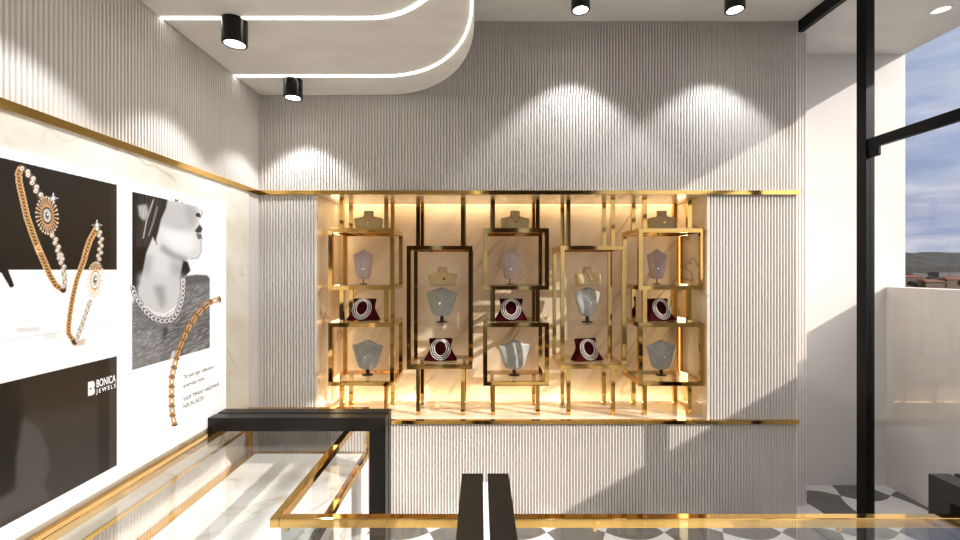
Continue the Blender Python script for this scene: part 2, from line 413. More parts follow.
# ------------------------------------------------------------ jewellery displays (local units, base z = 0)
def sring(w, d, z, y0=0, k=36, p=.75):
    r = []
    for j in range(k):
        a = 2 * PI * j / k; c, s_ = math.cos(a), math.sin(a)
        r.append((w * math.copysign(abs(c) ** p, c), y0 + d * math.copysign(abs(s_) ** p, s_), z))
    return r
def mesh_shoulder():
    prof = [(14, 6, 0), (14.6, 6.4, 3), (15.4, 6.4, 8), (15.6, 6.0, 11.2), (14.6, 5.6, 12.4), (10, 5.2, 13.2), (6.6, 4.8, 13.9), (5.4, 4.4, 15), (5.0, 4.1, 17), (5.2, 4.1, 19.4), (4.6, 3.6, 20.2)]
    return MB().rings([sring(w, d, z, 1.5 * z / 20, p=.85) for w, d, z in prof])
def mesh_plaque(H, wt, wb_, hump, T_=4.5, z0=0, hw=.32):
    """tapering collar form: narrow foot, wide sloping shoulders, neck hump"""
    m = MB(); nu, nv = 24, 16
    F = []; Bk = []
    for j in range(nv + 1):
        v = j / nv; w = wb_ + (wt - wb_) * (v ** .8)
        if v < .12: w *= .80 + .2 * math.sqrt(v / .12)
        rf = []; rb = []
        for i in range(nu + 1):
            u = -1 + 2 * i / nu
            top = H - 1.2 * abs(u) ** 3 + hump * math.exp(-(u / hw) ** 2)
            zz = z0 + v * top
            y = -T_ * math.sqrt(max(0, 1 - u * u * .92)) * (1.15 - .75 * v * v)
            rf.append((u * w, y, zz)); rb.append((u * w * .97, y * .35 + 1.6, zz))
        F.append(rf); Bk.append(rb)
    rings = [F[j] + list(reversed(Bk[j])) for j in range(nv + 1)]
    return m.rings(rings)
def mesh_velvet():
    prof = [(17.4, 8, 0), (17.0, 7.6, 1), (14.6, 6.4, 5), (12.4, 5.2, 9), (11.4, 4.2, 12), (11.4, 3.4, 15), (12.2, 2.8, 19), (12.6, 2.4, 21.5), (11.8, 1.6, 22)]
    m = MB().rings([sring(w, d, z, z * .18, p=.45) for w, d, z in prof])
    return m
GL = 'group'
def shoulder_bust(loc, rz, label):
    t = thing('jewellery_bust', label, 'jewellery bust', loc, 'cream neck busts', rz)
    link('neck_form', mesh_shoulder(), M['cream'], t, smooth=True, world=False); return t
def plaque_bust(loc, rz, label):
    t = thing('jewellery_bust', label, 'jewellery bust', loc, 'blush collar busts', rz)
    link('neck_form', mesh_plaque(27, 10.4, 6.2, 5.0, 4, 5.5, .38), M['blush'], t, smooth=True, world=False)
    link('rod', MB().cyl(0, 0, .5, 8, .6, 10), M['stand'], t, world=False); link('foot', MB().cyl(0, 0, 0, .7, 4), M['stand'], t, world=False); return t
def collar_bust(loc, rz, label):
    t = thing('jewellery_bust', label, 'jewellery bust', loc, 'grey collar busts', rz)
    link('neck_form', mesh_plaque(26, 18.0, 9.6, 4.2, 5, 7, .42), M['greyblue'], t, smooth=True, world=False)
    link('rod', MB().cyl(0, 0, .8, 9, 2.0, 14), M['stand'], t, world=False); link('foot', MB().cyl(0, 0, 0, 1.0, 6.4, 24, 5.2), M['stand'], t, world=False); return t
def velvet_display(loc, rz, label):
    t = thing('velvet_display', label, 'jewellery display', loc, 'burgundy velvet displays', rz)
    link('velvet_form', mesh_velvet(), M['velvet'], t, smooth=True, world=False); return t
def thin_necklace(loc, rz, label, r, ztop, y0, drop, m, group):
    """chain hanging as a V with pendant"""
    t = thing('pendant_necklace', label, 'necklace', loc, group, rz)
    path = []
    for i in range(15):
        a = PI * i / 14; path.append((-r * math.cos(a), y0 - 0.5 * math.sin(a), ztop - drop * math.sin(a) ** 1.2))
    link('chain', MB().tube(path, .22, 5), m, t, smooth=True, world=False)
    z = ztop - drop - .8
    link('pendant', MB().rings([[(1.5 * k * math.cos(a), y0 - .6 + .35 * q, z + 1.5 * k * math.sin(a)) for a in [2 * PI * j / 12 for j in range(12)]] for k, q in ((.6, -1), (1, 0), (.6, 1))]), m, t, world=False)
    return t
def pearl_necklace(loc, rz, label):
    t = thing('pearl_necklace', label, 'necklace', loc, 'layered white bead necklaces', rz)
    for k in range(3):
        a_, b_ = 6.3 + 2.0 * k, 7.6 + 1.5 * k; m = MB(); n = 44
        cz = 12.9 - .45 * k
        path = []
        for j in range(n):
            a = 2 * PI * j / n; x = a_ * math.cos(a); z = cz + b_ * math.sin(a) * (1 if math.sin(a) < 0 else .93)
            y = -(8 - 5.0 * z / 22) - 1.15 + z * .18 - (.35 if z > 20 else 0)
            path.append((x, y, z))
        for j, p in enumerate(path):  # beads: octahedral-ish small spheres
            rr = .56
            c = [(math.cos(2 * PI * q / 6), math.sin(2 * PI * q / 6)) for q in range(6)]
            m.rings([[(p[0] + rr * s_ * x, p[1] + rr * s_ * y, p[2] + rr * zz) for x, y in c] for s_, zz in ((.3, -.95), (.87, -.5), (1, 0), (.87, .5), (.3, .95))])
        link('bead_strand', m, M['pearl'], t, smooth=True, world=False)
    return t
W3 = {0: 'left-end stand', 2: 'centre stand', 4: 'right-end stand', 1: 'second stand from left', 3: 'second stand from right'}
DY = 456
rzA = {0: 0, 2: 0, 4: 0, 1: .25, 3: .35}; rzB = {0: .3, 2: .12, 4: -.35}; rzC = {0: -.15, 2: -.08, 4: .25, 1: .05, 3: .3}; rzD = {0: -.2, 2: .3, 4: .2, 1: -.3, 3: .5}
pA = pB = pC = pD = nA = nB = nC = nD = None
def place(proto, maker, loc, rz, label, group):
    if proto is None: return maker(loc, rz, label)
    dup(proto, loc, rz, label, group); return proto
for i in range(5):
    cx = COLS[i]; tall = i in (0, 2, 4)
    za, zc, zd = (42.9, -52.5, -112.0) if tall else (-16.6, -95.0, -55.6)
    sit = ('on top of the ' if tall else 'on the upper shelf of the ') + W3[i]
    la = P(cx + 1, DY, za)
    pA = place(pA, shoulder_bust, la, rzA[i], 'cream bust ' + sit, 'cream neck busts')
    nA = place(nA, lambda l, r, b: thin_necklace(l, r, b, 4.2, 12.6, -6.1, 4.5, M['gold'], 'gold pendant necklaces'), la, rzA[i], 'gold necklace on the cream bust ' + sit, 'gold pendant necklaces')
    if tall:
        lb = P(cx - 4.5, DY, -15.0)
        pB = place(pB, plaque_bust, lb, rzB[i], 'blush tapering bust in the upper box of the ' + W3[i], 'blush collar busts')
        nB = place(nB, lambda l, r, b: thin_necklace(l, r, b, 4.6, 24, -4.6, 7, M['silver'], 'silver pendant necklaces'), lb, rzB[i], 'fine silver necklace on the blush bust of the ' + W3[i], 'silver pendant necklaces')
    lc = P(cx + (-3.5 if tall else -1), DY - 3, zc)
    wc = ('between the boxes of the ' if tall else 'on the bottom shelf of the ') + W3[i]
    pC = place(pC, velvet_display, lc, rzC[i], 'burgundy velvet display form ' + wc, 'burgundy velvet displays')
    nC = place(nC, pearl_necklace, lc, rzC[i], 'white bead necklace on the velvet ' + wc, 'layered white bead necklaces')
    ld = P(cx, DY, zd)
    wd = ('in the lower box of the ' if tall else 'on the middle shelf of the ') + W3[i]
    pD = place(pD, collar_bust, ld, rzD[i], 'grey collar bust ' + wd, 'grey collar busts')
    nD = place(nD, lambda l, r, b: thin_necklace(l, r, b, 6.5, 28, -4.9, 7, M['silver'], 'fine collar necklaces'), ld, rzD[i], 'fine necklace on the grey bust ' + wd, 'fine collar necklaces')

# ------------------------------------------------------------ posters: prints painted on a canvas, then laid on flat panels
SC = 4; CW, CH, OX, OY = 236, 410, -2, 138
yy, xx = np.mgrid[0:CH * SC, 0:CW * SC]; xx = xx / SC + OX; yy = yy / SC + OY
cv = np.ones((CH * SC, CW * SC, 3)) * .97
def bb(pts, pad=3):
    a = np.array(pts); x0, y0 = a.min(0) - pad; x1, y1 = a.max(0) + pad
    return (slice(int(max(0, (y0 - OY) * SC)), int(max(1, min(CH * SC, (y1 - OY) * SC)))), slice(int(max(0, (x0 - OX) * SC)), int(max(1, min(CW * SC, (x1 - OX) * SC)))))
def soft(mask, k):
    if k <= 0: return mask
    for ax in (0, 1):
        pad = [(0, 0), (0, 0)]; pad[ax] = (k, k); q = np.pad(mask, pad, mode='edge'); c = np.cumsum(q, axis=ax)
        n = mask.shape[ax]
        hi = np.take(c, np.arange(2 * k, 2 * k + n), axis=ax); lo = np.take(c, np.clip(np.arange(-1, n - 1), 0, None), axis=ax)
        lo = lo * (np.arange(n) > 0).reshape([-1, 1] if ax == 0 else [1, -1])
        mask = (hi - lo) / (2 * k + 1)
    return mask
def paint(sl, mask, col, al=1.0):
    m = (mask * al)[..., None]; cv[sl] = cv[sl] * (1 - m) + np.array(col) * m
def g(v): v = v / 255; return ((v + .055) / 1.055) ** 2.4 if v > .04 else v / 12.92
def rgb(r, gg=None, b=None): return (g(r), g(r if gg is None else gg), g(r if b is None else b))
def poly(pts, col, blur=0, al=1.0, clip=None):
    sl = bb(pts, 2 + blur); X, Y = xx[sl], yy[sl]; ins = np.zeros(X.shape, bool); n = len(pts)
    for i in range(n):
        (x0, y0), (x1, y1) = pts[i], pts[(i + 1) % n]
        if y0 == y1: continue
        c = ((y0 > Y) != (y1 > Y)) & (X < (x1 - x0) * (Y - y0) / (y1 - y0) + x0); ins ^= c
    m = soft(soft(ins.astype(float), int(blur * SC / 2)), int(blur * SC / 2)) if blur else ins.astype(float)
    if clip is not None: m = m * clip(X, Y)
    paint(sl, m, col, al)
def line(pts, w, col, al=1.0, clip=None):
    sl = bb(pts, w + 1); X, Y = xx[sl], yy[sl]; D = np.full(X.shape, 1e9)
    for (x0, y0), (x1, y1) in zip(pts[:-1], pts[1:]):
        L2 = (x1 - x0) ** 2 + (y1 - y0) ** 2 + 1e-9; t = np.clip(((X - x0) * (x1 - x0) + (Y - y0) * (y1 - y0)) / L2, 0, 1)
        D = np.minimum(D, np.hypot(X - x0 - t * (x1 - x0), Y - y0 - t * (y1 - y0)))
    m = np.clip((w / 2 - D) * SC + .5, 0, 1)
    if clip is not None: m = m * clip(X, Y)
    paint(sl, m, col, al)
def oval(cx, cy, rx, ry, ang, col, lw=None, al=1.0):
    R = max(rx, ry) + 2; sl = bb([(cx - R, cy - R), (cx + R, cy + R)], 0); X, Y = xx[sl] - cx, yy[sl] - cy
    c, s_ = math.cos(ang), math.sin(ang); a = (X * c + Y * s_) / rx; b = (-X * s_ + Y * c) / ry; r = np.hypot(a, b)
    if lw is None: m = np.clip((1 - r) * min(rx, ry) * SC + .5, 0, 1)
    else: m = np.clip((lw / 2 - np.abs(r - 1) * min(rx, ry)) * SC + .5, 0, 1)
    paint(sl, m, col, al)
def resamp(pts, step):
    out = [pts[0]]; acc = 0; P0 = pts[0]
    for q in pts[1:]:
        d = math.hypot(q[0] - P0[0], q[1] - P0[1])
        while acc + d >= step:
            t = (step - acc) / d; P0 = (P0[0] + (q[0] - P0[0]) * t, P0[1] + (q[1] - P0[1]) * t); out.append(P0); d = math.hypot(q[0] - P0[0], q[1] - P0[1]); acc = 0
        acc += d; P0 = q
    return out
c3 = lambda L_: [(x / 4.5, 140 + y / 4.5) for x, y in L_]
c4 = lambda L_: [(x / 4.5, 240 + y / 4.5) for x, y in L_]
c5 = lambda L_: [(120 + x / 4.5, 180 + y / 4.5) for x, y in L_]
c6 = lambda L_: [(120 + x / 4.5, 290 + y / 4.5) for x, y in L_]
lin = lambda x0, y0, x1, y1, x: y0 + (y1 - y0) * (x - x0) / (x1 - x0)
# upper dark field of the near poster
yt = lambda h, x: 270 - h * (480 - x) / 221
poly([(-2, yt(52, -2)), (116.7, yt(52, 116.7)), (116.7, 270), (-2, 270)], rgb(36, 31, 27))
poly([(110.5, yt(52, 110.5)), (116.7, yt(52, 116.7)), (116.7, 270), (110.5, 270)], rgb(52, 48, 44))
poly([(-2, 270), (116.7, 270), (116.7, yt(-52.3, 116.7)), (-2, yt(-52.3, -2))], rgb(250, 249, 247))
line([(-2, yt(-32.8, -2)), (116.7, yt(-32.8, 116.7))], .6, rgb(170))
poly(c4([(60, 395), (180, 390), (190, 410), (80, 420)]), rgb(205), 3, .8)
poly(c4([(190, 425), (260, 420), (270, 445), (200, 450)]), rgb(215), 3, .8)
poly(c4([(320, 455), (390, 440), (380, 475), (330, 480)]), rgb(185, 165, 150), 2, .7)
poly(c4([(-5, 50), (20, 100), (40, 140), (62, 200), (60, 213), (45, 214), (30, 190), (-5, 130)]), rgb(24, 22, 22))
GOLD, GOLDD, DIA, DIAS = rgb(206, 158, 96), rgb(118, 72, 28), rgb(225, 218, 208), rgb(120, 105, 92)
def lattice(pts, w):
    """woven gold band: pale outline, crossing wires"""
    line(pts, w, rgb(150, 98, 48)); line(pts, w - 1.4, rgb(48, 28, 14), .9)
    q = resamp(pts, 3.6)
    for i in range(len(q) - 1):
        a, b = q[i], q[i + 1]; dx, dy = b[0] - a[0], b[1] - a[1]; l = math.hypot(dx, dy) + 1e-6; nx, ny = -dy / l * w * .45, dx / l * w * .45
        line([(a[0] + nx, a[1] + ny), (b[0] - nx, b[1] - ny)], .8, rgb(226, 184, 132)); line([(a[0] - nx, a[1] - ny), (b[0] + nx, b[1] + ny)], .8, rgb(206, 160, 104))
    for sg in (1, -1):
        o_ = []
        for i in range(len(q)):
            a, b = q[max(0, i - 1)], q[min(len(q) - 1, i + 1)]; dx, dy = b[0] - a[0], b[1] - a[1]; l = math.hypot(dx, dy) + 1e-6
            o_.append((q[i][0] - dy / l * w * .45 * sg, q[i][1] + dx / l * w * .45 * sg))
        line(o_, .9, rgb(232, 200, 156))
def diamonds(pts, w):
    q = resamp(pts, w * .62)
    line(pts, w * .8, rgb(120, 100, 82), .75)
    for i, p0 in enumerate(q):
        p = (p0[0] + w * (.2 if i % 2 else -.2), p0[1]); ww = w; w_ = w * .62
        oval(p[0], p[1], w_ * .56, w_ * .56, 0, rgb(190, 160, 126)); oval(p[0], p[1], w_ * .46, w_ * .48, 0, rgb(226, 222, 216)); oval(p[0] + .3, p[1] + .4, w_ * .16, w_ * .16, 0, rgb(120, 104, 92))
    for i, p in enumerate([]):
        oval(p[0], p[1], w * .5, w * .52, 0, rgb(165, 128, 92)); oval(p[0], p[1], w * .42, w * .44, 0, rgb(214, 206, 196))
        oval(p[0], p[1], w * .16, w * .26, .4, rgb(110, 90, 74), al=.9); oval(p[0] - w * .15, p[1] - w * .2, w * .12, w * .12, 0, (1, 1, 1))
def medallion(cx, cy, rx, ry, ang):
    for k in range(26):
        a = 2 * PI * k / 26; c, s_ = math.cos(ang), math.sin(ang)
        def pt(f):
            x, y = rx * f * math.cos(a), ry * f * math.sin(a); return (cx + x * c - y * s_, cy + x * s_ + y * c)
        line([pt(.55), pt(.93)], .9, rgb(222, 190, 155)); p = pt(.97); oval(p[0], p[1], .95, 1.1, 0, rgb(228, 205, 182))
    oval(cx, cy, rx * .52, ry * .5, ang, rgb(205, 160, 110), 1.0); oval(cx, cy, rx * .36, ry * .36, ang, rgb(200, 196, 192)); oval(cx, cy, rx * .15, ry * .2, ang, rgb(90, 88, 86)); oval(cx + .6, cy - 1, .8, 1.1, 0, (1, 1, 1))
def star(x, y, r):
    for a in (0, PI / 4, PI / 2, 3 * PI / 4):
        rr = r if a in (0, PI / 2) else r * .5; line([(x - rr * math.cos(a), y - rr * math.sin(a)), (x + rr * math.cos(a), y + rr * math.sin(a))], .5, (1, 1, 1), .9)
    oval(x, y, 1, 1, 0, (1, 1, 1))
lattice(c3([(95, 125), (82, 150), (88, 200), (102, 260), (122, 350), (150, 430), (180, 510)]) + c4([(165, 20), (195, 90), (225, 160), (252, 205), (285, 225)]), 6.2)
diamonds(c3([(105, 128), (140, 165), (160, 215), (182, 255)]), 7.2)
diamonds(c3([(240, 430), (262, 490), (272, 535)]) + c4([(270, 60), (285, 130), (292, 185), (288, 215)]), 6.4)
medallion(212 / 4.5, 140 + 340 / 4.5, 11, 19, -.12)
lattice(c3([(436, 395), (405, 450), (385, 510)]) + c4([(378, 90), (345, 180), (325, 270), (312, 350), (308, 420), (335, 462)]), 5.2)
diamonds(c3([(442, 400), (455, 450), (450, 510)]) + c4([(448, 60), (440, 100)]), 5.6)
diamonds(c4([(405, 275), (380, 350), (355, 420), (342, 455)]), 5.2)
medallion(428 / 4.5, 240 + 180 / 4.5, 8.4, 18, .06)
star(240 / 4.5, 140 + 262 / 4.5, 5); star(437 / 4.5, 140 + 383 / 4.5, 5)
# lower dark field with a dim figure
cl = lambda X, Y: ((X < 116.7) & (Y > 270 + 52.3 * (480 - X) / 221) & (Y < 270 + 119 * (480 - X) / 221)).astype(float)
poly([(-2, 340), (118, 340), (118, 547), (-2, 547)], rgb(58, 50, 43), clip=cl)
poly([(-2, 420), (118, 400), (118, 547), (-2, 547)], rgb(74, 68, 64), 12, clip=cl)
f8 = lambda L_: [(x / 3.856, 400 + y / 3.856) for x, y in L_]
poly(f8([(-10, -60), (60, -80), (95, 20), (80, 120), (65, 230), (70, 330), (0, 380), (-10, 380)]), rgb(22, 18, 15), 6, clip=cl)
poly(f8([(90, 70), (150, 105), (185, 190), (190, 260), (170, 320), (190, 385), (60, 440), (-10, 480), (-10, 385), (60, 350), (62, 230), (78, 140)]), rgb(98, 93, 90), 3, .75, clip=cl)
poly([(98, 350), (109.5, 350), (109.5, 547), (98, 547)], rgb(52, 45, 40), 1, .8, clip=cl)
poly([(109.5, 350), (116.7, 350), (116.7, 547), (109.5, 547)], rgb(82, 79, 77), .5, .7, clip=cl)
# logo mark
poly([(88.3, 382), (93.2, 381), (94.6, 383), (94.3, 386.6), (93.4, 387.8), (94.7, 389.5), (94.6, 393.2), (93.0, 394.6), (88.3, 396)], rgb(248)); oval(90.6, 388.8, 1.1, 1.1, 0, rgb(45, 40, 36))
# portrait photograph of the far poster
pc = lambda X, Y: ((X > 132.2) & (X < 210) & (Y > 270 - 50 * (480 - X) / 221) & (Y < 270 + 63.6 * (480 - X) / 221)).astype(float)
def pp(pts, v, blur=0, al=1.0): poly(pts, rgb(v), blur, al, pc)
pp([(130, 180), (212, 180), (212, 375), (130, 375)], 240)
pp(c5([(50, 40), (260, 80), (345, 112), (372, 148), (352, 172), (366, 200), (372, 215), (350, 232), (370, 262), (364, 285), (368, 318), (352, 350), (322, 356), (298, 362), (286, 410), (276, 470), (285, 560), (60, 560)]), 205, 1.2)
pp(c5([(130, 80), (330, 112), (352, 150), (330, 230), (260, 230), (180, 200)]), 178, 5, .8)
pp(c5([(290, 100), (345, 118), (350, 190), (318, 210), (296, 160)]), 150, 5, .55)
pp(c5([(100, 330), (150, 340), (130, 480), (95, 520)]), 150, 6, .6)
pp(c5([(190, 225), (330, 240), (345, 300), (300, 330), (230, 300)]), 222, 6, .8)
pp(c5([(185, 285), (250, 330), (310, 352), (290, 372), (230, 350), (180, 315)]), 140, 4, .8)
pp(c5([(225, 360), (290, 375), (280, 470), (235, 520)]), 160, 6, .7)
pp(c5([(50, 40), (205, 85), (190, 130), (168, 205), (150, 250), (118, 330), (105, 400), (90, 470), (78, 520), (50, 500)]), 26, 1)
pp(c5([(80, 115), (120, 110), (128, 150), (110, 185), (88, 165)]), 175, 2)
pp(c5([(150, 60), (215, 88), (206, 130), (186, 175), (172, 235), (158, 280), (146, 250), (150, 160)]), 34, 1.2)
for k in range(7): line(c5([(88 + 17 * k, 60 + 3 * k), (84 + 15 * k, 130), (78 + 12 * k, 210), (74 + 8 * k, 300)]), .7, rgb(95 + 14 * (k % 3)), .6, pc)
line(c5([(150, 90), (120, 180), (105, 260)]), 1.6, rgb(190), .7, pc); line(c5([(168, 120), (150, 190), (128, 250)]), 1.2, rgb(180), .6, pc)
line(c5([(185, 100), (170, 180), (160, 255), (165, 290)]), .9, rgb(40), .9, pc)
oval(120 + 352 / 4.5, 180 + 158 / 4.5, 2.6, 2.2, .5, rgb(30)); line(c5([(366, 130), (372, 152), (358, 175)]), .7, rgb(70), 1, pc)
pp(c5([(336, 228), (358, 200), (372, 218), (366, 238), (345, 238)]), 60, .8); pp(c5([(342, 240), (366, 242), (370, 262), (352, 268)]), 105, .8)
line(c5([(370, 265), (364, 290), (368, 318), (352, 350), (318, 356)]), 1, rgb(120), .7, pc)
pp(c5([(284, 362), (306, 368), (318, 408), (300, 428), (284, 440), (272, 480), (268, 440)]), 32, 1)
# knitwear
pp(c5([(292, 432), (345, 425), (392, 428), (412, 450), (412, 560), (280, 560), (284, 480)]), 104, 1)
pp(c6([(50, 62), (78, 40), (105, 80), (160, 118), (215, 125), (262, 95), (285, 40), (290, -20), (412, -40), (412, 300), (50, 400)]), 128, 1.5)
pp(c6([(50, 200), (160, 190), (180, 330), (50, 360)]), 150, 8, .7); pp(c6([(190, 175), (215, 165), (212, 215), (198, 225)]), 60, 2, .9)
pp(c6([(280, 60), (300, 150), (260, 220), (230, 180)]), 90, 6, .7); pp(c6([(330, 120), (410, 60), (410, 240), (330, 250)]), 105, 6, .6)
rs = random.Random(3)
for k in range(1300):
    x = rs.uniform(55, 400); y = rs.uniform(-5, 330); a = rs.uniform(.3, .9) + (0 if x > 200 else 1.4)
    if y < 60 and 90 < x < 285: continue
    line(c6([(x, y), (x + 26 * math.cos(a), y - 26 * math.sin(a) * (1 if x > 200 else -.3))]), .5, rgb(rs.choice((50, 80, 110, 185, 210))), .5, pc)
pp(c6([(78, -20), (282, -20), (270, 50), (235, 90), (190, 118), (140, 100), (98, 55)]), 200, 3)
pp(c6([(84, -70), (282, -70), (280, 0), (90, 0)]), 198, 6, .9)
pp(c6([(150, -20), (200, -20), (205, 60), (185, 90)]), 150, 5, .8)
nk = c6([(58, -5), (70, 30), (95, 68), (120, 100), (150, 126), (190, 140), (228, 138), (252, 115), (272, 70), (282, 20), (284, -40)])
q = resamp(nk, 4.6)
for i, p in enumerate(q):
    b = q[min(i + 1, len(q) - 1)]; a = q[max(0, i - 1)]; an = math.atan2(b[1] - a[1], b[0] - a[0])
    oval(p[0], p[1], 3.0, 2.1, an, rgb(40), 1.9, .8); oval(p[0], p[1], 2.9, 1.9, an, rgb(225), .9)
line(c6([(110, 70), (150, 100), (200, 108), (245, 85)]), .8, rgb(235), 1, pc)
# gold chain lying across the far poster
chn = c6([(448, 42), (410, 50), (370, 85), (335, 125), (305, 175), (285, 225), (262, 275)]) + [(175.3, 363), (172, 376), (171.7, 390), (171.7, 403), (172.5, 415), (176, 430)]
line([(x - 4.5, y + 1.5) for x, y in chn[6:]], 3.5, rgb(222, 228, 232), .7)
q = resamp(chn, 9.6)
for i in range(len(q) - 1):
    a, b = q[i], q[i + 1]; an = math.atan2(b[1] - a[1], b[0] - a[0]); mx_, my_ = (a[0] + b[0]) / 2, (a[1] + b[1]) / 2
    oval(mx_, my_, 4.6, 1.7, an, rgb(120, 72, 34), 1.7); oval(mx_, my_, 4.6, 1.6, an, rgb(232, 192, 130), 1.0)
for i, p in enumerate(q):
    a, b = q[max(0, i - 1)], q[min(len(q) - 1, i + 1)]; dx, dy = b[0] - a[0], b[1] - a[1]; l = math.hypot(dx, dy); nx, ny = -dy / l, dx / l
    line([(p[0] - nx * 2.0, p[1] - ny * 2.0), (p[0] + nx * 2.0, p[1] + ny * 2.0)], 2.4, rgb(70, 36, 16))
    for k in (-2.0, 0, 2.0): oval(p[0] + nx * k, p[1] + ny * k, 1.3, 1.3, 0, rgb(92, 50, 22)); oval(p[0] + nx * k - .3, p[1] + ny * k - .4, .6, .6, 0, rgb(236, 190, 124))
def print_panel(name, d0, d1, h0, h1, nx, ny, parent, X):
    K = X / -221; d0 *= K; d1 *= K; h0 *= K; h1 *= K; n0 = 480 + X * FD / d0; n1 = 480 + X * FD / d1
    xs = np.linspace(n0, n1, nx); hs = np.linspace(h0, h1, ny); ds = X * FD / (xs - 480)
    DD, HH = np.meshgrid(ds, hs); DE = np.maximum(DD, -X * FD / 479.0); px = 480 + X * FD / DE; py = 270 - HH * FD / DE
    fx = np.clip((px - OX) * SC, 0, CW * SC - 1.001); fy = np.clip((py - OY) * SC, 0, CH * SC - 1.001)
    ix, iy = fx.astype(int), fy.astype(int); tx, ty = (fx - ix)[..., None], (fy - iy)[..., None]
    cc = lambda a, b: cv[np.clip(b, 0, CH * SC - 1), np.clip(a, 0, CW * SC - 1)]
    col = cc(ix, iy) * (1 - tx) * (1 - ty) + cc(ix + 1, iy) * tx * (1 - ty) + cc(ix, iy + 1) * (1 - tx) * ty + cc(ix + 1, iy + 1) * tx * ty
    pl = parent.location
    vs = np.stack([np.full(DD.shape, X * U - pl.x), DD * U - pl.y, EH + HH * U - pl.z], -1).reshape(-1, 3)
    idx = np.arange(nx * ny).reshape(ny, nx); q = np.stack([idx[:-1, :-1], idx[:-1, 1:], idx[1:, 1:], idx[1:, :-1]], -1).reshape(-1, 4)
    me = bpy.data.meshes.new(name); me.from_pydata(vs.tolist(), [], q.tolist()); me.update()
    at = me.color_attributes.new('ink', 'FLOAT_COLOR', 'POINT')
    at.data.foreach_set('color', np.concatenate([col.reshape(-1, 3), np.ones((nx * ny, 1))], 1).astype(np.float32).ravel())
    me.materials.append(M['print']); o = bpy.data.objects.new(name, me); C.objects.link(o); o.parent = parent
    return o
def text(name, s, d, h, size, m, parent, X, width=None, sp=1.0):
    cu = bpy.data.curves.new('t', 'FONT'); cu.body = s; cu.size = 1; cu.space_character = sp; cu.offset = .012
    o = bpy.data.objects.new('t', cu); C.objects.link(o); dg = bpy.context.evaluated_depsgraph_get(); dg.update()
    me = bpy.data.meshes.new_from_object(o.evaluated_get(dg)); C.objects.unlink(o); bpy.data.objects.remove(o)
    w = max(v.co.x for v in me.vertices); sx = size if width is None else width / w
    pl = parent.location; K = X / -221; d *= K; h *= K
    for v in me.vertices:
        x, y = v.co.x * sx, v.co.y * size
        v.co = Vector((X * U, (d + x) * U, EH + (h + y) * U)) - Vector(pl)
    me.name = name; me.materials.clear(); me.materials.append(m)
    r = bpy.data.objects.new(name, me); C.objects.link(r); r.parent = parent
    return r
XP = XL + 1.6
cv = np.clip(cv, 0, 1) ** 1.25
pa = thing('poster_panel', 'backlit poster of two gold and diamond bracelets above a dark field with logo', 'poster', P(XL, 205, -128))
link('light_box', MB().box(XL + .68, XP - .1, 148.8, 266.6, -127.1, 56.6), M['ink_white'], pa)
print_panel('printed_sheet', 150, 268.5, -128, 57, 300, 560, pa, XP)
pb = thing('poster_panel', 'backlit poster of a woman in profile wearing a chain necklace', 'poster', P(XL, 320, -128))
link('light_box', MB().box(XL + .68, XP - .1, 267.6, 368.8, -127.1, 56.6), M['ink_white'], pb)
print_panel('printed_sheet', 269.5, 371.5, -128, 57, 240, 480, pb, XP)
text('lettering', 'BONICA', 245.9, -67.7, 6.2, M['ink_white'], pa, XP + .06, 13.0)
text('lettering', 'JEWELS', 246.1, -71.2, 3.4, M['ink_white'], pa, XP + .06, 12.8, 1.5)
text('lettering', 'Tilt with light reflections', 318, -81.5, 4.4, M['ink_grey'], pb, XP + .06, 36)
text('lettering', 'everyday style', 318, -88, 4.4, M['ink_grey'], pb, XP + .06, 24)
text('lettering', 'SHOP TIFFANY HARDWEAR', 318, -98, 4.4, M['ink_dark'], pb, XP + .06, 44)
text('lettering', 'NECKLACES /', 318, -103.5, 4.4, M['ink_dark'], pb, XP + .06, 26)
text('lettering', 'M\u00b0L', 309, 49.5, 3.6, M['ink_gold'], pb, XP + .06, 9)

# ------------------------------------------------------------ the town beyond the parapet (metres)
def mmesh(name, vs, fs, m, parent=None, loc=None):
    l = Vector(loc or (0, 0, 0)); me = bpy.data.meshes.new(name)
    me.from_pydata([tuple(Vector(v) - (l if not parent else Vector(parent.location))) for v in vs], [], fs); me.update(); me.materials.append(m)
    o = bpy.data.objects.new(name, me); C.objects.link(o)
    if parent: o.parent = parent
    elif loc: o.location = l
    return o
GZ = -25
M['ground'] = noise_mat('scrub_ground', (.015, .016, .011), (.035, .026, .018), .012, 1)
M['hill'] = noise_mat('wooded_hill', (.006, .008, .007), (.011, .012, .011), .02, 1)
M['tree'] = noise_mat('tree_leaf', (.010, .013, .007), (.02, .022, .011), .2, 1)
M['roof'] = mat('tiled_roof', (.12, .034, .010), .9)
M['roof2'] = mat('grey_roof', (.09, .085, .09), .9)
M['hwall'] = mat('house_wall', (.12, .075, .05), .9)
M['hwall2'] = mat('pale_block_wall', (.14, .13, .115), .9)
M['hwin'] = mat('dark_window', (.03, .03, .035), .3)
o = mmesh('ground', [(-1500, -200, GZ), (3500, -200, GZ), (3500, 2600, GZ), (-1500, 2600, GZ)], [(0, 1, 2, 3)], M['ground']); o['kind'] = 'structure'
vs = []; fs = []; n = 90
for i in range(n + 1):
    x = -800 + 4200 * i / n; hz = 72 + 5 * math.sin(i * .43) + 3 * math.sin(i * 1.3)
    for k, (dy, zz) in enumerate(((0, GZ), (90, 12), (240, 38), (420, hz), (700, hz - 20))): vs.append((x, 1250 + dy * .85, zz + (2 * math.sin(i * 2.1 + k) if k else 0)))
for i in range(n):
    for k in range(4): a = i * 5 + k; fs.append((a, a + 5, a + 6, a + 1))
o = mmesh('hill_ridge', vs, fs, M['hill']); o['kind'] = 'structure'
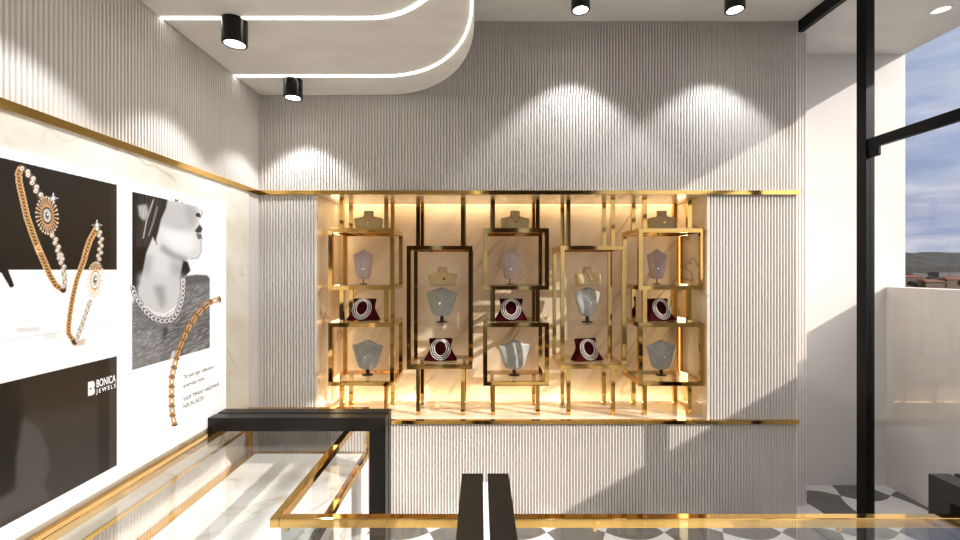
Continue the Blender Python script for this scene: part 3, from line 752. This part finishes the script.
def house(px0, px1, ybase, hgt, depth_m, gable, wallm, roofm, label):
    d = (1.87 - GZ) * 427 / (ybase - 270); x0 = (px0 - 480) / 427 * d; x1 = (px1 - 480) / 427 * d; y0, y1 = d, d + depth_m; z1 = GZ + hgt
    loc = ((x0 + x1) / 2, (y0 + y1) / 2, GZ); t = thing('town_house', label, 'building', loc, 'houses of the town beyond the parapet')
    bx = lambda a, b, c, e, f, h_: ([(x, y, z) for z in (f, h_) for y in (c, e) for x in (a, b)], [(0, 2, 3, 1), (4, 5, 7, 6), (0, 1, 5, 4), (2, 6, 7, 3), (0, 4, 6, 2), (1, 3, 7, 5)])
    mmesh('wall', *bx(x0, x1, y0, y1, GZ, z1), wallm, t)
    e = 1.2; ym = (y0 + y1) / 2
    if gable: mmesh('roof', [(x0 - e, y0 - e, z1), (x1 + e, y0 - e, z1), (x1 + e, y1 + e, z1), (x0 - e, y1 + e, z1), (x0 + 4, ym, z1 + gable), (x1 - 4, ym, z1 + gable)],
                    [(0, 1, 5, 4), (1, 2, 5), (2, 3, 4, 5), (3, 0, 4), (3, 2, 1, 0)], roofm, t)
    else: mmesh('roof', *bx(x0 - .8, x1 + .8, y0 - .8, y1 + .8, z1, z1 + 1.2), roofm, t)
    nwin = max(2, int((x1 - x0) / 7)); 
    for r in range(max(1, int(hgt // 4.5))):
        z = GZ + 1.8 + r * 4.2; w = mmesh('window_row', *[sum([], [])] * 0, [], [], M['hwin'], t) if False else None
        V, F = [], []
        for k in range(nwin):
            a = x0 + (x1 - x0) * (k + .25) / nwin; b = x0 + (x1 - x0) * (k + .75) / nwin; q, fq = bx(a, b, y0 - .12, y0, z, z + 1.9); F += [tuple(i + len(V) for i in f) for f in fq]; V += q
        mmesh('window', V, F, M['hwin'], t)
HS = [(905, 924, 286.5, 15, 16, 3.5, 'hwall', 'roof', 'orange-roofed house low behind the parapet, next to the balcony end wall'),
      (926, 945, 288, 9, 18, 4, 'hwall', 'roof', 'wide red tiled roof just over the parapet top, middle of the gap'),
      (947, 972, 287.2, 12, 18, 4, 'hwall', 'roof', 'red tiled roof at the right picture edge just over the parapet'),
      (939, 964, 281, 21, 25, 0, 'hwall2', 'roof2', 'pale flat-roofed block with window rows at the right picture edge'),
      (914, 928, 279.5, 14, 22, 3, 'hwall2', 'roof2', 'grey-roofed house behind the orange-roofed one'),
      (920, 926, 277, 22, 16, 0, 'hwall2', 'roof2', 'small grey tower block among the dark trees'),
      (930, 937, 278.5, 13, 20, 4, 'hwall', 'roof', 'small red-brown house left of the pale block'),
      (975, 990, 285, 12, 18, 4, 'hwall', 'roof', 'red tiled house beyond the right picture edge'),
      (890, 902, 284, 12, 18, 4, 'hwall', 'roof', 'red tiled house behind the balcony end wall')]
for a in HS: house(a[0], a[1], a[2], a[3], a[4], a[5], M[a[6]], M[a[7]], a[8])
def tree(px, yb, hh, label, proto=[None]):
    d = (1.87 - GZ) * 427 / (yb - 270); loc = ((px - 480) / 427 * d, d, GZ)
    if proto[0] is None:
        t = thing('tree', label, 'tree', loc, 'dark trees between the far houses'); rr = random.Random(5)
        V, F = [], []
        import bmesh
        bm = bmesh.new(); bmesh.ops.create_icosphere(bm, subdivisions=3, radius=1)
        for v in bm.verts:
            k = 1 + rr.uniform(-.13, .13); v.co = Vector((v.co.x * 6 * k, v.co.y * 6 * k, 7.5 + v.co.z * 4.6 * k))
        me = bpy.data.meshes.new('crown'); bm.to_mesh(me); bm.free(); me.materials.append(M['tree'])
        o = bpy.data.objects.new('crown', me); C.objects.link(o); o.parent = t
        tr = MB().cyl(0, 0, 0, 4 / U, .4 / U, 8); link('trunk', tr, M['hwall'], t, world=False)
        proto[0] = t; r = t
    else: r = dup(proto[0], loc, px, label, 'dark trees between the far houses')
    r.scale = (hh / 12,) * 3
rt = random.Random(8)
taken = [((a[0] - 480) / 427 * (1.87 - GZ) * 427 / (a[2] - 270) - 9, (a[1] - 480) / 427 * (1.87 - GZ) * 427 / (a[2] - 270) + 9, (1.87 - GZ) * 427 / (a[2] - 270) - 9, (1.87 - GZ) * 427 / (a[2] - 270) + a[4] + 9) for a in HS]
spots = []
while len(spots) < 44:
    yb = rt.uniform(277, 288.5); px = rt.uniform(896, 985); d = (1.87 - GZ) * 427 / (yb - 270); x = (px - 480) / 427 * d
    if any(a < x < b and c < d < e_ for a, b, c, e_ in taken) or any(math.hypot(x - p, d - q_) < 17 for p, q_ in spots): continue
    spots.append((x, d)); tree(px, yb, rt.uniform(8, 13), 'dark green tree standing between the far houses')

# ------------------------------------------------------------ light
def area(name, loc, rot, sx, sy, e, col):
    l = bpy.data.lights.new(name, 'AREA'); l.shape = 'RECTANGLE'; l.size = sx; l.size_y = sy; l.energy = e; l.color = col
    o = bpy.data.objects.new(name, l); C.objects.link(o); o.location = loc; o.rotation_euler = rot; return o
WARM = (1, .77, .44)
def warm_strip(label, b):
    o = link('niche_light_strip', MB().box(*b), M['warm_led'], None); tag(o, label, 'light', 'warm light strips in the niche')
warm_strip('warm light strip along the top rear edge of the niche', (-160, 224, NB - .9, NB - .1, 74.2, 74.9))
warm_strip('warm light strip along the bottom rear edge of the niche', (-160, 224, NB - .9, NB - .1, -149.9, -149.2))
area('niche_top_glow', P(32, 483, 74.4), (math.radians(8), 0, 0), 385 * U, 4 * U, 2.3, WARM)
area('niche_bottom_glow', P(32, 483, -149.3), (math.radians(172), 0, 0), 385 * U, 4 * U, 3.0, WARM)
area('niche_left_glow', P(-162, 470, -37), (0, math.radians(-90), math.radians(-15)), 215 * U, 26 * U, 2.4, WARM)
area('niche_right_glow', P(226, 470, -37), (0, math.radians(90), math.radians(15)), 215 * U, 26 * U, 2.4, WARM)
sun = bpy.data.lights.new('sun', 'SUN'); sun.energy = 3.9; sun.angle = math.radians(.6); sun.color = (1, .93, .86)
so_ = bpy.data.objects.new('sun', sun); C.objects.link(so_)
so_.rotation_euler = Vector((-1, .5, -.58)).to_track_quat('-Z', 'Y').to_euler()

w = bpy.data.worlds.new('sky'); bpy.context.scene.world = w; w.use_nodes = True
nt = w.node_tree; bg = nt.nodes['Background']
tc = nt.nodes.new('ShaderNodeTexCoord'); mp = nt.nodes.new('ShaderNodeMapping'); mp.inputs['Scale'].default_value = (1.2, 1.2, 5.5)
mp.inputs['Location'].default_value = (.3, 0, .2)
nt.links.new(tc.outputs['Generated'], mp.inputs[0])
nz = nt.nodes.new('ShaderNodeTexNoise'); nz.inputs['Scale'].default_value = 3.2; nz.inputs['Detail'].default_value = 8; nz.inputs['Roughness'].default_value = .58
nt.links.new(mp.outputs[0], nz.inputs['Vector'])
cr = nt.nodes.new('ShaderNodeValToRGB'); e = cr.color_ramp.elements
e[0].position = .42; e[0].color = (.165, .225, .38, 1); e[1].position = .66; e[1].color = (.47, .47, .53, 1)
x = e.new(.54); x.color = (.28, .32, .44, 1)
nt.links.new(nz.outputs['Fac'], cr.inputs[0]); 
dt = nt.nodes.new('ShaderNodeVectorMath'); dt.operation = 'DOT_PRODUCT'; dt.inputs[1].default_value = Vector((1, -.5, .58)).normalized()  # extra glow around the sun, added to the sky to raise ambient fill
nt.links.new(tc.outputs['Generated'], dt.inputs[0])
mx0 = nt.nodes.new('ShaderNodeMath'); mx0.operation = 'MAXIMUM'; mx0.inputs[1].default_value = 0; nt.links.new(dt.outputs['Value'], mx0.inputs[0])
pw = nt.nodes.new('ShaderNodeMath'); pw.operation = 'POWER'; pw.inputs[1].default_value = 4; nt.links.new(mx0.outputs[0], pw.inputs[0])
sky_glow = nt.nodes.new('ShaderNodeMix'); sky_glow.data_type = 'RGBA'; sky_glow.blend_type = 'ADD'; sky_glow.clamp_result = False; sky_glow.inputs['Factor'].default_value = 1
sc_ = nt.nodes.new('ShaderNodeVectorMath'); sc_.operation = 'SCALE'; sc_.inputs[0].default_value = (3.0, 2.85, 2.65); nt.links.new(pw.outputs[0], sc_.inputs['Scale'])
nt.links.new(cr.outputs[0], sky_glow.inputs[6]); nt.links.new(sc_.outputs[0], sky_glow.inputs[7])
nt.links.new(sky_glow.outputs[2], bg.inputs['Color']); bg.inputs['Strength'].default_value = 0.86

# ------------------------------------------------------------ camera
cam = bpy.data.cameras.new('camera'); cam.sensor_width = 36; cam.lens = FD / 960 * 36; cam.clip_start = .01; cam.clip_end = 6000
co = bpy.data.objects.new('camera', cam); C.objects.link(co); co.location = (0, 0, EH); co.rotation_euler = (PI / 2, 0, 0)
bpy.context.scene.camera = co
vs_ = bpy.context.scene.view_settings; vs_.view_transform = 'Standard'; vs_.look = 'None'; vs_.gamma = 1; vs_.use_curve_mapping = False
vs_.exposure = 0.72
